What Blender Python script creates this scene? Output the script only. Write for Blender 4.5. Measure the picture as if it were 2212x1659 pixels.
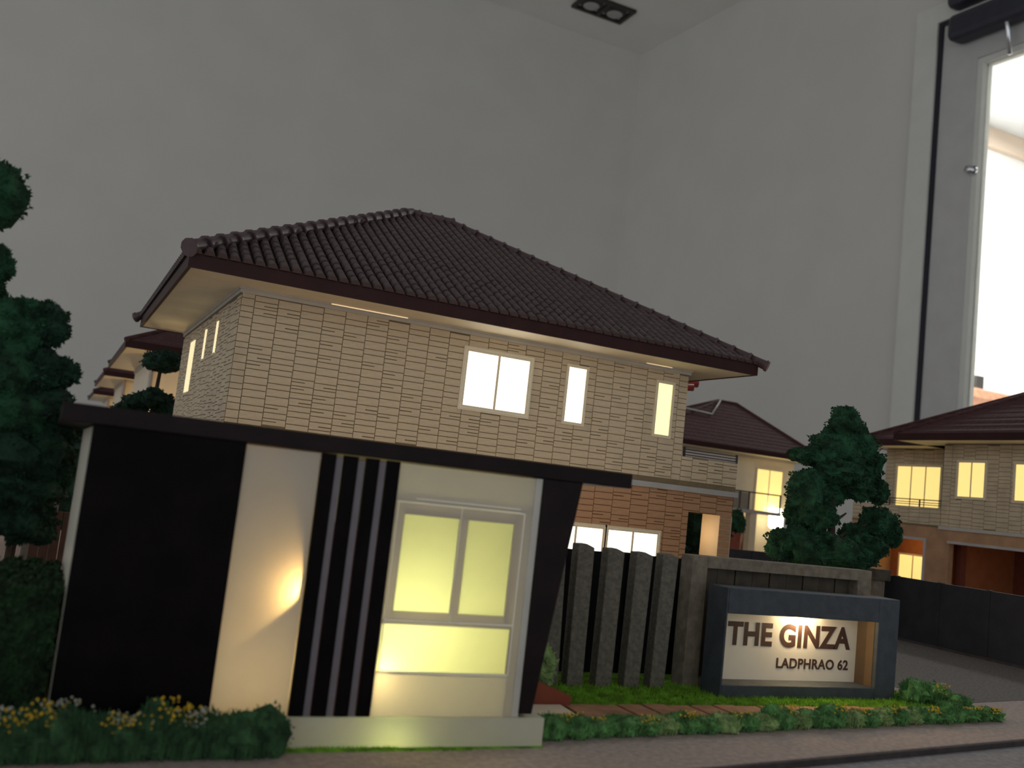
import bpy, math, random
from mathutils import Vector, Matrix, Euler, noise
random.seed(7)
R = random.Random(11)
K = 0.01            # every length below is in centimetres, measured from the phone's lens
ZC = 100.6          # height of the lens above the room floor (cm)
sc = bpy.context.scene
col = sc.collection
for o in list(bpy.data.objects): bpy.data.objects.remove(o)

# ------------------------------------------------------------------ camera
yaw, pitch, roll = math.radians(25.003), math.radians(6.413), math.radians(-6.401)
fw = Vector((math.sin(yaw)*math.cos(pitch), math.cos(yaw)*math.cos(pitch), math.sin(pitch)))
r0 = Vector((math.cos(yaw), -math.sin(yaw), 0)); u0 = r0.cross(fw)
rt = r0*math.cos(roll) - u0*math.sin(roll); up = rt.cross(fw)
cam = bpy.data.cameras.new('camera'); camo = bpy.data.objects.new('camera', cam); col.objects.link(camo)
M = Matrix((rt, up, -fw)).transposed().to_4x4(); M.translation = Vector((0, 0, ZC*K)); camo.matrix_world = M
cam.sensor_width = 36; cam.lens = 2085.5/2212*36
cam.clip_start = 0.01; cam.clip_end = 50
cam.dof.use_dof = True; cam.dof.focus_distance = 0.40; cam.dof.aperture_fstop = 28
sc.camera = camo

# ------------------------------------------------------------------ world, lights, exposure
w = bpy.data.worlds.new('room_light'); sc.world = w; w.use_nodes = True
bg = w.node_tree.nodes['Background']; bg.inputs[0].default_value = (0.94, 0.98, 1.03, 1); bg.inputs[1].default_value = 0.68
sc.view_settings.view_transform = 'Standard'; sc.view_settings.look = 'None'
sc.view_settings.exposure = 0.0; sc.view_settings.gamma = 1.0; sc.view_settings.use_curve_mapping = False

def lamp(name, kind, loc, power, color, size=0.2, rot=None, spot=None, blend=.5, size_y=None):
    l = bpy.data.lights.new(name, kind); l.energy = power; l.color = color
    if kind == 'AREA':
        l.size = size*K
        if size_y: l.shape = 'RECTANGLE'; l.size_y = size_y*K
    else: l.shadow_soft_size = size*K
    if spot: l.spot_size = math.radians(spot); l.spot_blend = blend
    o = bpy.data.objects.new(name, l); col.objects.link(o)
    o.location = Vector((loc[0], loc[1], loc[2]+ZC))*K
    if rot is not None: o.rotation_euler = Vector(rot).to_track_quat('-Z', 'Y').to_euler()
    return o
lamp('outer_room_lamp', 'AREA', (290, 215, 186), 125, (1, .97, .93), 120, (0, 0, -1), size_y=120)

# ------------------------------------------------------------------ materials
MAT = {}
def mat(name, c, rough=.6, var=.08, scale=400, bump=0., bscale=None, emit=None, es=0, trans=0, metal=0, spec=.4, c2=None, coat=0):
    m = bpy.data.materials.new(name); m.use_nodes = True; nt = m.node_tree; n = nt.nodes; L = nt.links
    b = n['Principled BSDF']; out = n['Material Output']
    b.inputs['Roughness'].default_value = rough; b.inputs['Metallic'].default_value = metal
    b.inputs['Specular IOR Level'].default_value = spec
    tc = n.new('ShaderNodeTexCoord'); nz = n.new('ShaderNodeTexNoise'); nz.inputs['Scale'].default_value = scale
    nz.inputs['Detail'].default_value = 4
    L.new(tc.outputs['Object'], nz.inputs['Vector'])
    rp = n.new('ShaderNodeValToRGB'); L.new(nz.outputs['Fac'], rp.inputs['Fac'])
    a = [max(0, x*(1-var)) for x in c]; d = c2 if c2 else [min(1, x*(1+var)) for x in c]
    rp.color_ramp.elements[0].position = .35; rp.color_ramp.elements[1].position = .65
    rp.color_ramp.elements[0].color = (*a, 1); rp.color_ramp.elements[1].color = (*d, 1)
    L.new(rp.outputs['Color'], b.inputs['Base Color'])
    if bump:
        n2 = n.new('ShaderNodeTexNoise'); n2.inputs['Scale'].default_value = bscale or scale*2; n2.inputs['Detail'].default_value = 3
        L.new(tc.outputs['Object'], n2.inputs['Vector'])
        bp = n.new('ShaderNodeBump'); bp.inputs['Strength'].default_value = bump; bp.inputs['Distance'].default_value = .0008
        L.new(n2.outputs['Fac'], bp.inputs['Height']); L.new(bp.outputs['Normal'], b.inputs['Normal'])
    if emit: b.inputs['Emission Color'].default_value = (*emit, 1); b.inputs['Emission Strength'].default_value = es
    if trans:
        t = n.new('ShaderNodeBsdfTranslucent'); L.new(rp.outputs['Color'], t.inputs['Color'])
        mx = n.new('ShaderNodeMixShader'); mx.inputs[0].default_value = trans
        L.new(b.outputs[0], mx.inputs[1]); L.new(t.outputs[0], mx.inputs[2]); L.new(mx.outputs[0], out.inputs['Surface'])
    MAT[name] = m; return m
def tile_mat(name, c, period, axis_mix):
    """far roofs: rows of tiles too small to pick apart, as fine relief"""
    m = mat(name, c, .8, .15, 300, spec=.12); n = m.node_tree.nodes; L = m.node_tree.links
    tc = n.new('ShaderNodeTexCoord'); wv = []
    for ax in ('X', 'Y', 'Z'):
        t = n.new('ShaderNodeTexWave'); t.bands_direction = ax; t.inputs['Scale'].default_value = 1/period/3.2; t.inputs['Distortion'].default_value = 0
        L.new(tc.outputs['Object'], t.inputs['Vector']); wv.append(t)
    ad = n.new('ShaderNodeMath'); ad.operation = 'MULTIPLY'; ad.inputs[1].default_value = axis_mix[0]; L.new(wv[0].outputs['Fac'], ad.inputs[0])
    a2 = n.new('ShaderNodeMath'); a2.operation = 'MULTIPLY_ADD'; a2.inputs[1].default_value = axis_mix[1]; L.new(wv[1].outputs['Fac'], a2.inputs[0]); L.new(ad.outputs[0], a2.inputs[2])
    a3 = n.new('ShaderNodeMath'); a3.operation = 'MULTIPLY_ADD'; a3.inputs[1].default_value = axis_mix[2]; L.new(wv[2].outputs['Fac'], a3.inputs[0]); L.new(a2.outputs[0], a3.inputs[2])
    bp = n.new('ShaderNodeBump'); bp.inputs['Strength'].default_value = .5; bp.inputs['Distance'].default_value = .0012
    L.new(a3.outputs[0], bp.inputs['Height']); L.new(bp.outputs['Normal'], n['Principled BSDF'].inputs['Normal'])

mat('plaster', (.70, .68, .64), .9, .02, 6, .1, 300)
mat('ceiling_paint', (.88, .87, .83), .9, .02, 6)
mat('floor_tile', (.35, .33, .3), .4, .1, 8)
mat('door_grey', (.58, .57, .555), .45, .03, 20)
mat('casing', (.74, .73, .68), .5, .02, 20)
mat('rubber', (.02, .02, .03), .6)
mat('closer_metal', (.035, .035, .05), .4, .1, 60)
mat('chrome', (.75, .77, .8), .18, .02, 30, metal=1)
mat('outer_white', (.9, .9, .88), .8, .02, 5)
mat('outer_ceiling', (.80, .82, .84), .8, .02, 5)
mat('peach', (.82, .66, .53), .8, .03, 5)
mat('brown_leather', (.35, .17, .10), .5, .2, 40)
mat('dark_frame', (.03, .028, .025), .5)
mat('spot_face', (.42, .42, .40), .4)
# model materials
mat('brick_beige', (.62, .51, .355), .75, .10, 90, .25, 900)
mat('groove', (.22, .17, .10), .9, .1, 300)
mat('brick_brown', (.47, .275, .155), .75, .12, 90, .25, 900)
mat('groove_brown', (.20, .10, .05), .9, .1, 300)
mat('cream', (.80, .71, .54), .6, .03, 100)
mat('soffit', (.82, .74, .56), .55, .03, 100)
mat('cornice', (.55, .52, .46), .6, .05, 100)
mat('greyband', (.45, .45, .44), .6, .05, 100)
mat('roof_tile', (.080, .052, .053), .45, .2, 200, .2, 1500, spec=.35)
mat('ridge_tile', (.085, .050, .054), .36, .12, 200, .1, 1500, spec=.5)
mat('roof_deck', (.018, .011, .011), .8, .1, 200, spec=.1)
mat('fascia', (.034, .010, .009), .5, .15, 120, spec=.2)
mat('red_tile', (.30, .035, .025), .4, .1, 200)
mat('frame_acrylic', (.80, .70, .50), .35, .03, 200)
mat('pane_white', (.9, .9, .85), .3, emit=(1, .93, .78), es=2.6)
mat('pane_pale', (.9, .9, .6), .3, emit=(1, .95, .42), es=1.05)
mat('pane_side', (.9, .9, .7), .3, emit=(.95, .78, .40), es=.85)
mat('pane_gold', (.9, .75, .4), .3, emit=(1, .72, .22), es=.95)
mat('glow_gap', (.9, .8, .6), .4, emit=(1, .72, .40), es=1.1)
mat('glow_white', (.9, .9, .8), .4, emit=(1, .86, .55), es=7)
mat('espresso', (.0125, .0065, .007), .5, .25, 150, .15, 900, spec=.15)
mat('espresso_panel', (.0042, .0028, .003), .5, .3, 150, .1, 900, spec=.06)
mat('white_acrylic', (.60, .56, .48), .45, .02, 100, trans=.33)
mat('frame_tint', (.52, .46, .38), .45, .02, 100, trans=.22)
mat('pane_lime', (.86, .93, .60), .4, .02, 100, trans=.72)
mat('plinth', (.66, .65, .52), .55, .04, 60, trans=.22)
mat('strip_grey', (.17, .15, .165), .55, .05, 300)
mat('red_leak', (.30, .03, .02), .4, trans=.5)  # red colour standing in for light that leaks past the slats
mat('edge_clear', (.92, .87, .72), .25, .02, 100)
mat('inner_white', (.8, .76, .66), .7)
mat('concrete', (.150, .135, .108), .85, .22, 900, .4, 1500)
mat('concrete_warm', (.21, .175, .13), .85, .2, 350, .4, 700)
mat('plank_dark', (.085, .068, .048), .7, .25, 200, .3, 700)
mat('sign_blue', (.060, .070, .085), .7, .15, 250, .3, 900)
mat('sign_panel', (.84, .76, .62), .5, .02, 100)
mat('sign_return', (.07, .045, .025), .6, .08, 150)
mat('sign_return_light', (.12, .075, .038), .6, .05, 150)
mat('ink', (.075, .035, .022), .6)
mat('fence_blue', (.022, .024, .032), .6, .2, 120, .2, 500)
mat('boundary', (.010, .010, .011), .8, .2, 120, spec=.1)
mat('asphalt', (.29, .275, .285), .9, .18, 500, .35, 900)
mat('pavement', (.40, .32, .29), .85, .14, 600, .3, 1200)
mat('gravel', (.165, .15, .14), .95, .3, 900, .5, 1500)
mat('kerb', (.06, .05, .05), .9, .2, 300)
mat('flagstone', (.80, .70, .55), .7, .04, 200)
mat('terracotta', (.25, .06, .03), .7, .15, 150)
mat('deck', (.42, .22, .13), .7, .2, 150, .3, 900)
mat('deck_gap', (.10, .045, .03), .9)
mat('grass', (.19, .40, .03), .8, .45, 300, trans=.2)
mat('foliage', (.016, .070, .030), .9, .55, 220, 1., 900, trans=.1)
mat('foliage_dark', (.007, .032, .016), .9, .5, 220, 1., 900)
mat('hedge', (.011, .036, .010), .9, .55, 250, 1., 900)  # green darkened to carry the shade the hedge stands in
mat('shrub', (.10, .25, .075), .9, .5, 300, .6, 900)
mat('shrub_dark', (.030, .085, .032), .9, .5, 300, .6, 900)
mat('shrub_pale', (.24, .36, .13), .9, .4, 300, .6, 900)
mat('flower_yellow', (.68, .44, .03), .7, .2, 400)
mat('flower_white', (.44, .45, .37), .7, .1, 400)
mat('bark', (.05, .03, .02), .9, .3, 300)
mat('wood_fence', (.075, .032, .02), .7, .25, 150)
mat('pale_stone', (.20, .165, .14), .8, .08, 200)
mat('orange_wall', (.40, .15, .06), .7, .08, 150)
mat('garage_red', (.20, .06, .04), .7, .12, 150)
mat('rail', (.045, .04, .04), .4, .1, 100)
mat('trim_white', (.50, .47, .47), .5, .05, 100)
mat('glass_smoke', (.30, .26, .20), .2, .05, 60)
mat('board', (.25, .22, .2), .8)
mat('table_white', (.6, .58, .55), .4)
tile_mat('roof_far', (.085, .040, .042), .0045, (.5, .3, 1.2))

# glass of the door
g = bpy.data.materials.new('door_glass'); g.use_nodes = True; n = g.node_tree.nodes; L = g.node_tree.links
n.remove(n['Principled BSDF']); tr = n.new('ShaderNodeBsdfTransparent'); tr.inputs[0].default_value = (.94, .96, .96, 1)
gl = n.new('ShaderNodeBsdfGlossy'); gl.inputs['Roughness'].default_value = .02
mx = n.new('ShaderNodeMixShader'); fr = n.new('ShaderNodeFresnel'); fr.inputs[0].default_value = 1.45
nzz = n.new('ShaderNodeTexNoise'); nzz.inputs['Scale'].default_value = 3
L.new(fr.outputs[0], mx.inputs[0]); L.new(tr.outputs[0], mx.inputs[1]); L.new(gl.outputs[0], mx.inputs[2]); L.new(mx.outputs[0], n['Material Output'].inputs[0])
MAT['door_glass'] = g

# ------------------------------------------------------------------ builders
class MB:
    def __init__(s): s.v = []; s.f = []; s.sm = False
    def add(s, vs, fs):
        b = len(s.v); s.v += [tuple(p) for p in vs]; s.f += [tuple(b+i for i in f) for f in fs]; return s
    def box(s, x0, x1, y0, y1, z0, z1):
        return s.add([(x, y, z) for z in (z0, z1) for y in (y0, y1) for x in (x0, x1)],
                     [(0, 2, 3, 1), (4, 5, 7, 6), (0, 1, 5, 4), (2, 6, 7, 3), (0, 4, 6, 2), (1, 3, 7, 5)])
    def sheet(s, x0, x1, y0, y1, z0, z1):
        """acrylic sheet: front and edges, open towards the lit inside"""
        return s.add([(x, y, z) for z in (z0, z1) for y in (y0, y1) for x in (x0, x1)],
                     [(0, 2, 3, 1), (4, 5, 7, 6), (0, 1, 5, 4), (0, 4, 6, 2), (1, 3, 7, 5)])
    def prism(s, pts, d):
        """polygon (3-D points) pushed along vector d"""
        k = len(pts); a = [Vector(p) for p in pts]; b = [p+Vector(d) for p in a]
        fs = [tuple(range(k))[::-1], tuple(range(k, 2*k))] + [(i, (i+1) % k, k+(i+1) % k, k+i) for i in range(k)]
        return s.add(a+b, fs)
    def frame(s, x0, x1, z0, z1, t, y0, y1, tb=None, tr=None, tt=None):
        tb = t if tb is None else tb; tr = t if tr is None else tr; tt = t if tt is None else tt
        s.box(x0, x0+t, y0, y1, z0, z1); s.box(x1-tr, x1, y0, y1, z0, z1)
        s.box(x0+t, x1-tr, y0, y1, z0, z0+tb); s.box(x0+t, x1-tr, y0, y1, z1-tt, z1); return s
    def tube(s, pts, rad, seg=8, caps=True):
        pts = [Vector(p) for p in pts]; rings = []
        for i, p in enumerate(pts):
            d = (pts[min(i+1, len(pts)-1)]-pts[max(i-1, 0)]).normalized()
            a = d.orthogonal().normalized() if abs(d.z) > .9 else d.cross(Vector((0, 0, 1))).normalized()
            b = d.cross(a); r = rad[i] if isinstance(rad, (list, tuple)) else rad
            rings.append([p+(a*math.cos(2*math.pi*k/seg)+b*math.sin(2*math.pi*k/seg))*r for k in range(seg)])
        vs = [v for g_ in rings for v in g_]; fs = []
        for i in range(len(pts)-1):
            for k in range(seg):
                fs.append((i*seg+k, i*seg+(k+1) % seg, (i+1)*seg+(k+1) % seg, (i+1)*seg+k))
        if caps: fs += [tuple(range(seg))[::-1], tuple(range((len(pts)-1)*seg, len(pts)*seg))]
        return s.add(vs, fs)
def mesh(name, mb, base, m, smooth=False):
    me = bpy.data.meshes.new(name)
    me.from_pydata([((x-base[0])*K, (y-base[1])*K, (z-base[2])*K) for x, y, z in mb.v], [], mb.f); me.update()
    me.materials.append(MAT[m])
    if smooth: me.polygons.foreach_set('use_smooth', [True]*len(me.polygons))
    return me
BASE = {}
def tag(o, label=None, cat=None, group=None, kind=None):
    if label: o['label'] = label
    if cat: o['category'] = cat
    if group: o['group'] = group
    if kind: o['kind'] = kind
    return o
def wloc(p): return Vector((p[0], p[1], p[2]+ZC))*K
def thing(name, label, cat, base, group=None, kind=None):
    o = bpy.data.objects.new(name, None); col.objects.link(o); o.location = wloc(base); o.empty_display_size = .01
    BASE[o.name] = Vector(base); return tag(o, label, cat, group, kind)
def part(name, mb, m, parent, smooth=False, label=None, kind=None, bevel=0):
    b = BASE[parent.name]; o = bpy.data.objects.new(name, mesh(name, mb, b, m, smooth)); col.objects.link(o); o.parent = parent
    BASE[o.name] = b
    if bevel: bv = o.modifiers.new('bevel', 'BEVEL'); bv.width = bevel*K; bv.segments = 2; bv.limit_method = 'ANGLE'
    return tag(o, label, kind=kind)
def single(name, mb, m, label, cat, base, group=None, kind=None, smooth=False, bevel=0):
    o = bpy.data.objects.new(name, mesh(name, mb, base, m, smooth)); col.objects.link(o); o.location = wloc(base); BASE[o.name] = Vector(base)
    if bevel: bv = o.modifiers.new('bevel', 'BEVEL'); bv.width = bevel*K; bv.segments = 2; bv.limit_method = 'ANGLE'
    return tag(o, label, cat, group, kind)
def inst(name, me, parent, pos, scale=(1, 1, 1), rot=None):
    """a piece that shares mesh data, placed at pos (cm) under parent"""
    o = bpy.data.objects.new(name, me); col.objects.link(o); o.parent = parent
    o.location = (Vector(pos)-BASE[parent.name])*K; o.scale = scale
    if rot is not None: o.rotation_euler = rot
    return o
def struct(name, mb, m, label=None, parent=None):
    if parent: return part(name, mb, m, parent)
    return single(name, mb, m, label, None, (0, 0, 0), kind='structure')

# ------------------------------------------------------------------ the room
GZ = -5.6                                             # top of the model's ground
FL, CE = -ZC, 170
WX = lambda y: 179.5+(302.5-y)*.0875                  # line of the wall with the door
def wallpoly(y0, y1, z0, z1, t=12):
    return MB().prism([(WX(y0), y0, z0), (WX(y1), y1, z0), (WX(y1), y1, z1), (WX(y0), y0, z1)], (t, 0, 0))
struct('floor', MB().box(-330, 520, -330, 420, FL-8, FL), 'floor_tile', 'grey tiled room floor under the display table')
struct('ceiling', MB().box(-330, WX(-330), -330, 315, CE, CE+10), 'ceiling_paint', 'plain white ceiling above the house model')
struct('wall_back', MB().box(-330, 192, 302.5, 315, FL, CE), 'plaster', 'plain white painted wall behind the house model')
DY0, DY1, DZ = 84.0, 171.4, 131.3
wr = struct('wall_right', wallpoly(178.5, 302.5, FL, CE), 'plaster', 'white painted wall with the glazed door')
part('wall_section', wallpoly(-330, 77, FL, CE), 'plaster', wr)
part('wall_section', wallpoly(77, 178.5, DZ+4.5, CE), 'plaster', wr)
d1 = thing('door_1', 'grey framed glass door with dark closer beside the corner', None, (WX(171), 171, FL), kind='structure')
def dbox(y0, y1, z0, z1, x0, x1):
    return MB().prism([(WX(y0)+x0, y0, z0), (WX(y1)+x0, y1, z0), (WX(y1)+x0, y1, z1), (WX(y0)+x0, y0, z1)], (x1-x0, 0, 0))
part('casing', dbox(172.4, 178.8, FL, DZ+6, -1.2, 12.5), 'casing', d1)
part('casing', dbox(76.5, 172.4, DZ+1, DZ+6, -1.2, 12.5), 'casing', d1)
part('casing', dbox(76.5, 83, FL, DZ+1, -1.2, 12.5), 'casing', d1)
part('seal', dbox(171.2, 172.4, FL, DZ+1, -.6, 5), 'rubber', d1)
part('seal', dbox(83, 171.2, DZ-.1, DZ+1, -.6, 5), 'rubber', d1)
lf = part('stile', dbox(161.6, 171.2, FL+1, DZ-.1, 0, 4.5), 'door_grey', d1)
part('stile', dbox(83, 92.5, FL+1, DZ-.1, 0, 4.5), 'door_grey', d1)
part('top_rail', dbox(92.5, 161.6, 119.3, DZ-.1, 0, 4.5), 'door_grey', d1)
part('bottom_rail', dbox(92.5, 161.6, FL+1, FL+22, 0, 4.5), 'door_grey', d1)
part('glazing_bead', dbox(160.2, 161.6, FL+22, 119.3, .6, 3.9), 'casing', d1)
part('glazing_bead', dbox(92.5, 160.2, 117.9, 119.3, .6, 3.9), 'casing', d1)
part('glass', dbox(92.5, 160.2, FL+22, 117.9, 2, 2.6), 'door_glass', d1)
cl = part('door_closer', dbox(139, 166.5, 123.8, 130.6, -5.5, 0), 'closer_metal', d1, bevel=1.5)
part('closer_bracket', dbox(134, 167.5, 133, 142, -5, 0), 'closer_metal', d1, bevel=1.5)
part('closer_arm', MB().tube([(WX(151.9)-4.5, 151.9, 129.5), (WX(151.6)-3, 151.6, 123), (WX(151.3)-2.2, 151.3, 116)], [1.0, .7, .45], 8), 'chrome', d1, True)
part('chrome_knob', MB().tube([(WX(161.2)-1.6, 161.2, 90.3), (WX(161.2), 161.2, 90.3), (WX(161.2)+.7, 161.2, 90.3)], [.9, 1.3, 1.3], 12), 'chrome', d1, True)  # small chrome knob at the bright dot on the door edge
# the bright room beyond the door
struct('wall_outer', MB().box(191, 520, 300, 310, FL, 190), 'outer_white', 'brightly lit white wall of the next room')
struct('wall_outer_side', MB().box(510, 520, -100, 300, FL, 190), 'outer_white', 'far side wall of the brightly lit next room')
struct('ceiling_outer', MB().box(WX(300)+12, 520, -100, 310, 190, 200), 'outer_ceiling', 'pale ceiling of the next room')
struct('trim_1', MB().box(195, 510, 297, 300, 181, 190.5), 'peach', 'peach cornice band under the next room ceiling')
ch = thing('leather_sofa', 'brown leather sofa seen through the glass door', 'sofa', (372, 286, FL))
part('seat', MB().box(330, 420, 262, 290, FL+5, FL+45), 'brown_leather', ch, bevel=5)
part('backrest', MB().box(330, 420, 285, 296, FL+40, FL+168), 'brown_leather', ch, bevel=5)
for x in (332, 412): part('leg', MB().box(x, x+6, 264, 270, FL, FL+5), 'dark_frame', ch)
part('post', MB().box(358.5, 363, 292, 297, FL, FL+174), 'dark_frame', ch)
# recessed twin spotlight
dl = thing('ceiling_spotlight', 'black framed twin square spotlight recessed in the ceiling', 'spotlight', (150, 281, CE))
f = MB()
for (x0, x1, y0, y1) in ((140, 160, 275.6, 276.9), (140, 160, 285.1, 286.4), (140, 141.3, 276.9, 285.1), (158.7, 160, 276.9, 285.1), (149.3, 150.7, 276.9, 285.1)): f.box(x0, x1, y0, y1, CE-1, CE)
part('housing', f, 'dark_frame', dl)
for x in (145.3, 154.7):
    part('lamp', MB().tube([(x, 281, CE-.2), (x, 281, CE-.6), (x, 281, CE-.9)], [4.0, 4.0, 2.7], 16), 'dark_frame', dl)
    part('lens', MB().tube([(x, 281.5, CE-.9), (x, 281.5, CE-1.2)], [2.8, 2.4], 16), 'spot_face', dl)

# ------------------------------------------------------------------ table and model base
CY = lambda x: 18.3+.148*(x-16)                        # kerb line along the street
tb = thing('display_table', 'white display table carrying the house model', 'table', (45, 90, FL))
part('top', MB().box(-42, 112, 4, 192, -12.6, -9.6), 'table_white', tb)
for x in (-36, 100):
    for y in (10, 180): part('leg', MB().box(x, x+6, y, y+6, FL, -12.6), 'table_white', tb)
bb = thing('model_landscape', 'brown grey model ground with street, kerb and pavement', 'landscape', (45, 90, -9.6))
part('board', MB().box(-40, 110, 6, 190, -9.6, -6.2), 'board', bb)
part('street', MB().prism([(-40, 6, -6.2), (110, 6, -6.2), (110, CY(110), -6.2), (-40, CY(-40), -6.2)], (0, 0, .42)), 'asphalt', bb)
part('kerb_stone', MB().prism([(-40, CY(-40), -6.2), (110, CY(110), -6.2), (110, CY(110)+.12, -6.2), (-40, CY(-40)+.12, -6.2)], (0, 0, .575)), 'kerb', bb)
part('pavement', MB().prism([(-40, CY(-40)+.12, -6.2), (110, CY(110)+.12, -6.2), (110, 190, -6.2), (-40, 190, -6.2)], (0, 0, .6)), 'pavement', bb)
part('entry_road', MB().prism([(29.8, 24.5, GZ), (43.3, 26.5, GZ), (43.3, 86, GZ), (29.8, 86, GZ)], (0, 0, .015)), 'gravel', bb)

# ------------------------------------------------------------------ gatehouse (front plane Y = 20)
gt = thing('gatehouse', 'small flat-roofed gatehouse of white and dark panels with lit window', 'gatehouse', (6, 23, GZ))
part('plinth', MB().sheet(.68, 11.0, 19.85, 26, GZ-.02, -4.97), 'plinth', gt)
part('roof_slab', MB().box(.12, 12.75, 19.88, 26.6, .42, .77), 'espresso', gt, bevel=.02)
part('dark_panel', MB().box(.70, 3.58, 19.95, 20.15, -4.97, .42), 'espresso_panel', gt)
part('side_wall', MB().box(.70, .82, 20.15, 25.8, -4.97, .38), 'edge_clear', gt)
part('white_panel', MB().sheet(3.58, 5.13, 20.0, 20.12, -4.97, .385), 'white_acrylic', gt)
xs = (5.15, 5.45, 5.62, 5.93, 6.11, 6.40, 6.575, 6.87)
for i in range(4):
    part('slat', MB().box(xs[2*i], xs[2*i+1], 19.93, 20.04, -4.97, .40), 'espresso_panel', gt)
for i in range(3):
    part('grey_strip', MB().box(xs[2*i+1], xs[2*i+2]-.028, 19.95, 20.03, -4.97, (.35, .33, .36)[i]), 'strip_grey', gt)
    part('light_leak', MB().box(xs[2*i+2]-.028, xs[2*i+2]-.012, 19.97, 20.03, -4.97, -1.0), 'red_leak', gt)  # red strip imitates light leaking out beside each grey strip
# window wall: panel with a hole for the window unit
wp = MB()
wp.sheet(6.87, 10.21, 20.0, 20.12, -.42, .385); wp.sheet(6.87, 6.92, 20.0, 20.12, -4.97, -.42); wp.sheet(10.02, 10.21, 20.0, 20.12, -4.97, -.42); wp.sheet(6.92, 10.02, 20.0, 20.12, -4.97, -4.06)
part('window_panel', wp, 'white_acrylic', gt)
part('corner_post', MB().box(10.21, 10.38, 19.97, 20.6, -4.97, .40), 'cornice', gt)
wf = part('window_frame', MB().sheet(6.96, 7.13, 20.0, 20.1, -2.95, -.46).sheet(9.79, 10.0, 20.0, 20.1, -2.95, -.46).sheet(7.13, 9.79, 20.0, 20.1, -2.95, -2.78).sheet(7.13, 9.79, 20.0, 20.1, -.70, -.46).sheet(8.44, 8.635, 20.0, 20.1, -2.78, -.70), 'frame_tint', gt)
tr_ = MB().frame(6.94, 10.03, -4.07, -.43, .028, 19.985, 20.0).box(6.96, 10.0, 19.985, 20.0, -2.975, -2.945).box(8.45, 8.465, 19.985, 20.0, -2.94, -.46).box(7.35, 9.9, 19.985, 20.0, -.36, -.335).box(7.2, 10.0, 19.985, 20.0, -4.10, -4.075)
part('frame_bead', tr_, 'edge_clear', wf)
part('pane', MB().sheet(7.13, 8.44, 20.04, 20.07, -2.78, -.70), 'pane_lime', wf)
part('pane', MB().sheet(8.635, 9.79, 20.04, 20.07, -2.78, -.70), 'pane_lime', wf)
part('sill_rail', MB().sheet(6.93, 10.02, 19.99, 20.1, -3.05, -2.95), 'frame_tint', wf)
part('lower_pane', MB().sheet(6.92, 9.97, 20.04, 20.07, -4.05, -3.05), 'pane_lime', gt)
part('lower_frame', MB().box(9.97, 10.02, 19.99, 20.1, -4.06, -3.05), 'frame_tint', gt)
part('slanted_fin', MB().prism([(10.385, 19.93, -4.9), (10.70, 19.93, -4.9), (11.43, 19.93, .42), (10.385, 19.93, .42)], (0, .55, 0)), 'espresso', gt, bevel=.015)
part('rear_wall', MB().box(.82, 10.38, 25.6, 25.8, -4.97, .38), 'inner_white', gt)
part('right_wall', MB().box(10.38, 10.5, 20.5, 25.8, -4.97, .38), 'inner_white', gt)
part('inner_blocker', MB().box(5.5, 5.6, 20.25, 25.6, -4.97, .3), 'inner_white', gt)  # unseen sheet added to block LED light behind the white panel
WARM = (1, .70, .30)
lamp('gatehouse_led', 'SPOT', (5.24, 20.32, -2.52), .024, (1, .62, .20), .05, (-1, -.12, .30), 126, .30)
lamp('gatehouse_led', 'POINT', (4.3, 21.3, -4.2), .008, WARM, .2)
lamp('gatehouse_led', 'POINT', (7.02, 20.50, -4.2), .0055, (1, .76, .32), .15)
lamp('gatehouse_led', 'POINT', (7.6, 21.8, -3.1), .0185, (.98, .90, .46), .4)
lamp('plinth_led', 'POINT', (7.4, 20.5, -5.5), .006, (.85, .9, .3), .08)

# ------------------------------------------------------------------ bricks
def unit_brick(kind):
    m = MB()
    if kind == 0: m.box(0, 1, -1, 0, 0, 1)
    elif kind == 1: m.box(0, .42, -1, 0, 0, 1).box(.42, 1, -1, 0, 0, .36).box(.42, 1, -1, 0, .52, 1)
    else: m.box(.6, 1, -1, 0, 0, 1).box(0, .6, -1, 0, 0, .5).box(0, .6, -1, 0, .64, 1)
    return m
def lay(x0, x1, z0, z1, cw, holes, rng, hs, off=0):
    """courses of flat stack-bonded bricks: (x, z, w, h, kind), clipped round the window holes"""
    out = []; x = x0-off; g_ = .034
    while x < x1-.05:
        a, b = max(x, x0)+g_/2, min(x+cw, x1)-g_/2; x += cw
        if b-a < .12: continue
        z = z0-rng.random()*.2
        while z < z1-.04:
            h = rng.choice(hs); c, d = max(z, z0)+g_/2, min(z+h, z1)-g_/2; z += h
            if d-c < .06: continue
            rects = [(a, b, c, d)]
            for (hx0, hx1, hz0, hz1) in holes:
                nr = []
                for (p, q, s, t) in rects:
                    if q <= hx0 or p >= hx1 or t <= hz0 or s >= hz1: nr.append((p, q, s, t)); continue
                    if p < hx0: nr.append((p, hx0, s, t))
                    if q > hx1: nr.append((hx1, q, s, t))
                    mp, mq = max(p, hx0), min(q, hx1)
                    if s < hz0: nr.append((mp, mq, s, hz0))
                    if t > hz1: nr.append((mp, mq, hz1, t))
                rects = nr
            for (p, q, s, t) in rects:
                if q-p > .08 and t-s > .05:
                    k = rng.choice((0, 0, 0, 1, 2)) if (q-p > .8 and t-s > .24) else 0
                    out.append((p, s, q-p, t-s, k))
    return out
UB = {}
def brick_meshes(m):
    if m not in UB:
        UB[m] = []
        for k in range(3):
            me = bpy.data.meshes.new('brick'); b = unit_brick(k)
            me.from_pydata([(x*K, y*K, z*K) for x, y, z in b.v], [], b.f); me.materials.append(MAT[m]); UB[m].append(me)
    return UB[m]
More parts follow.
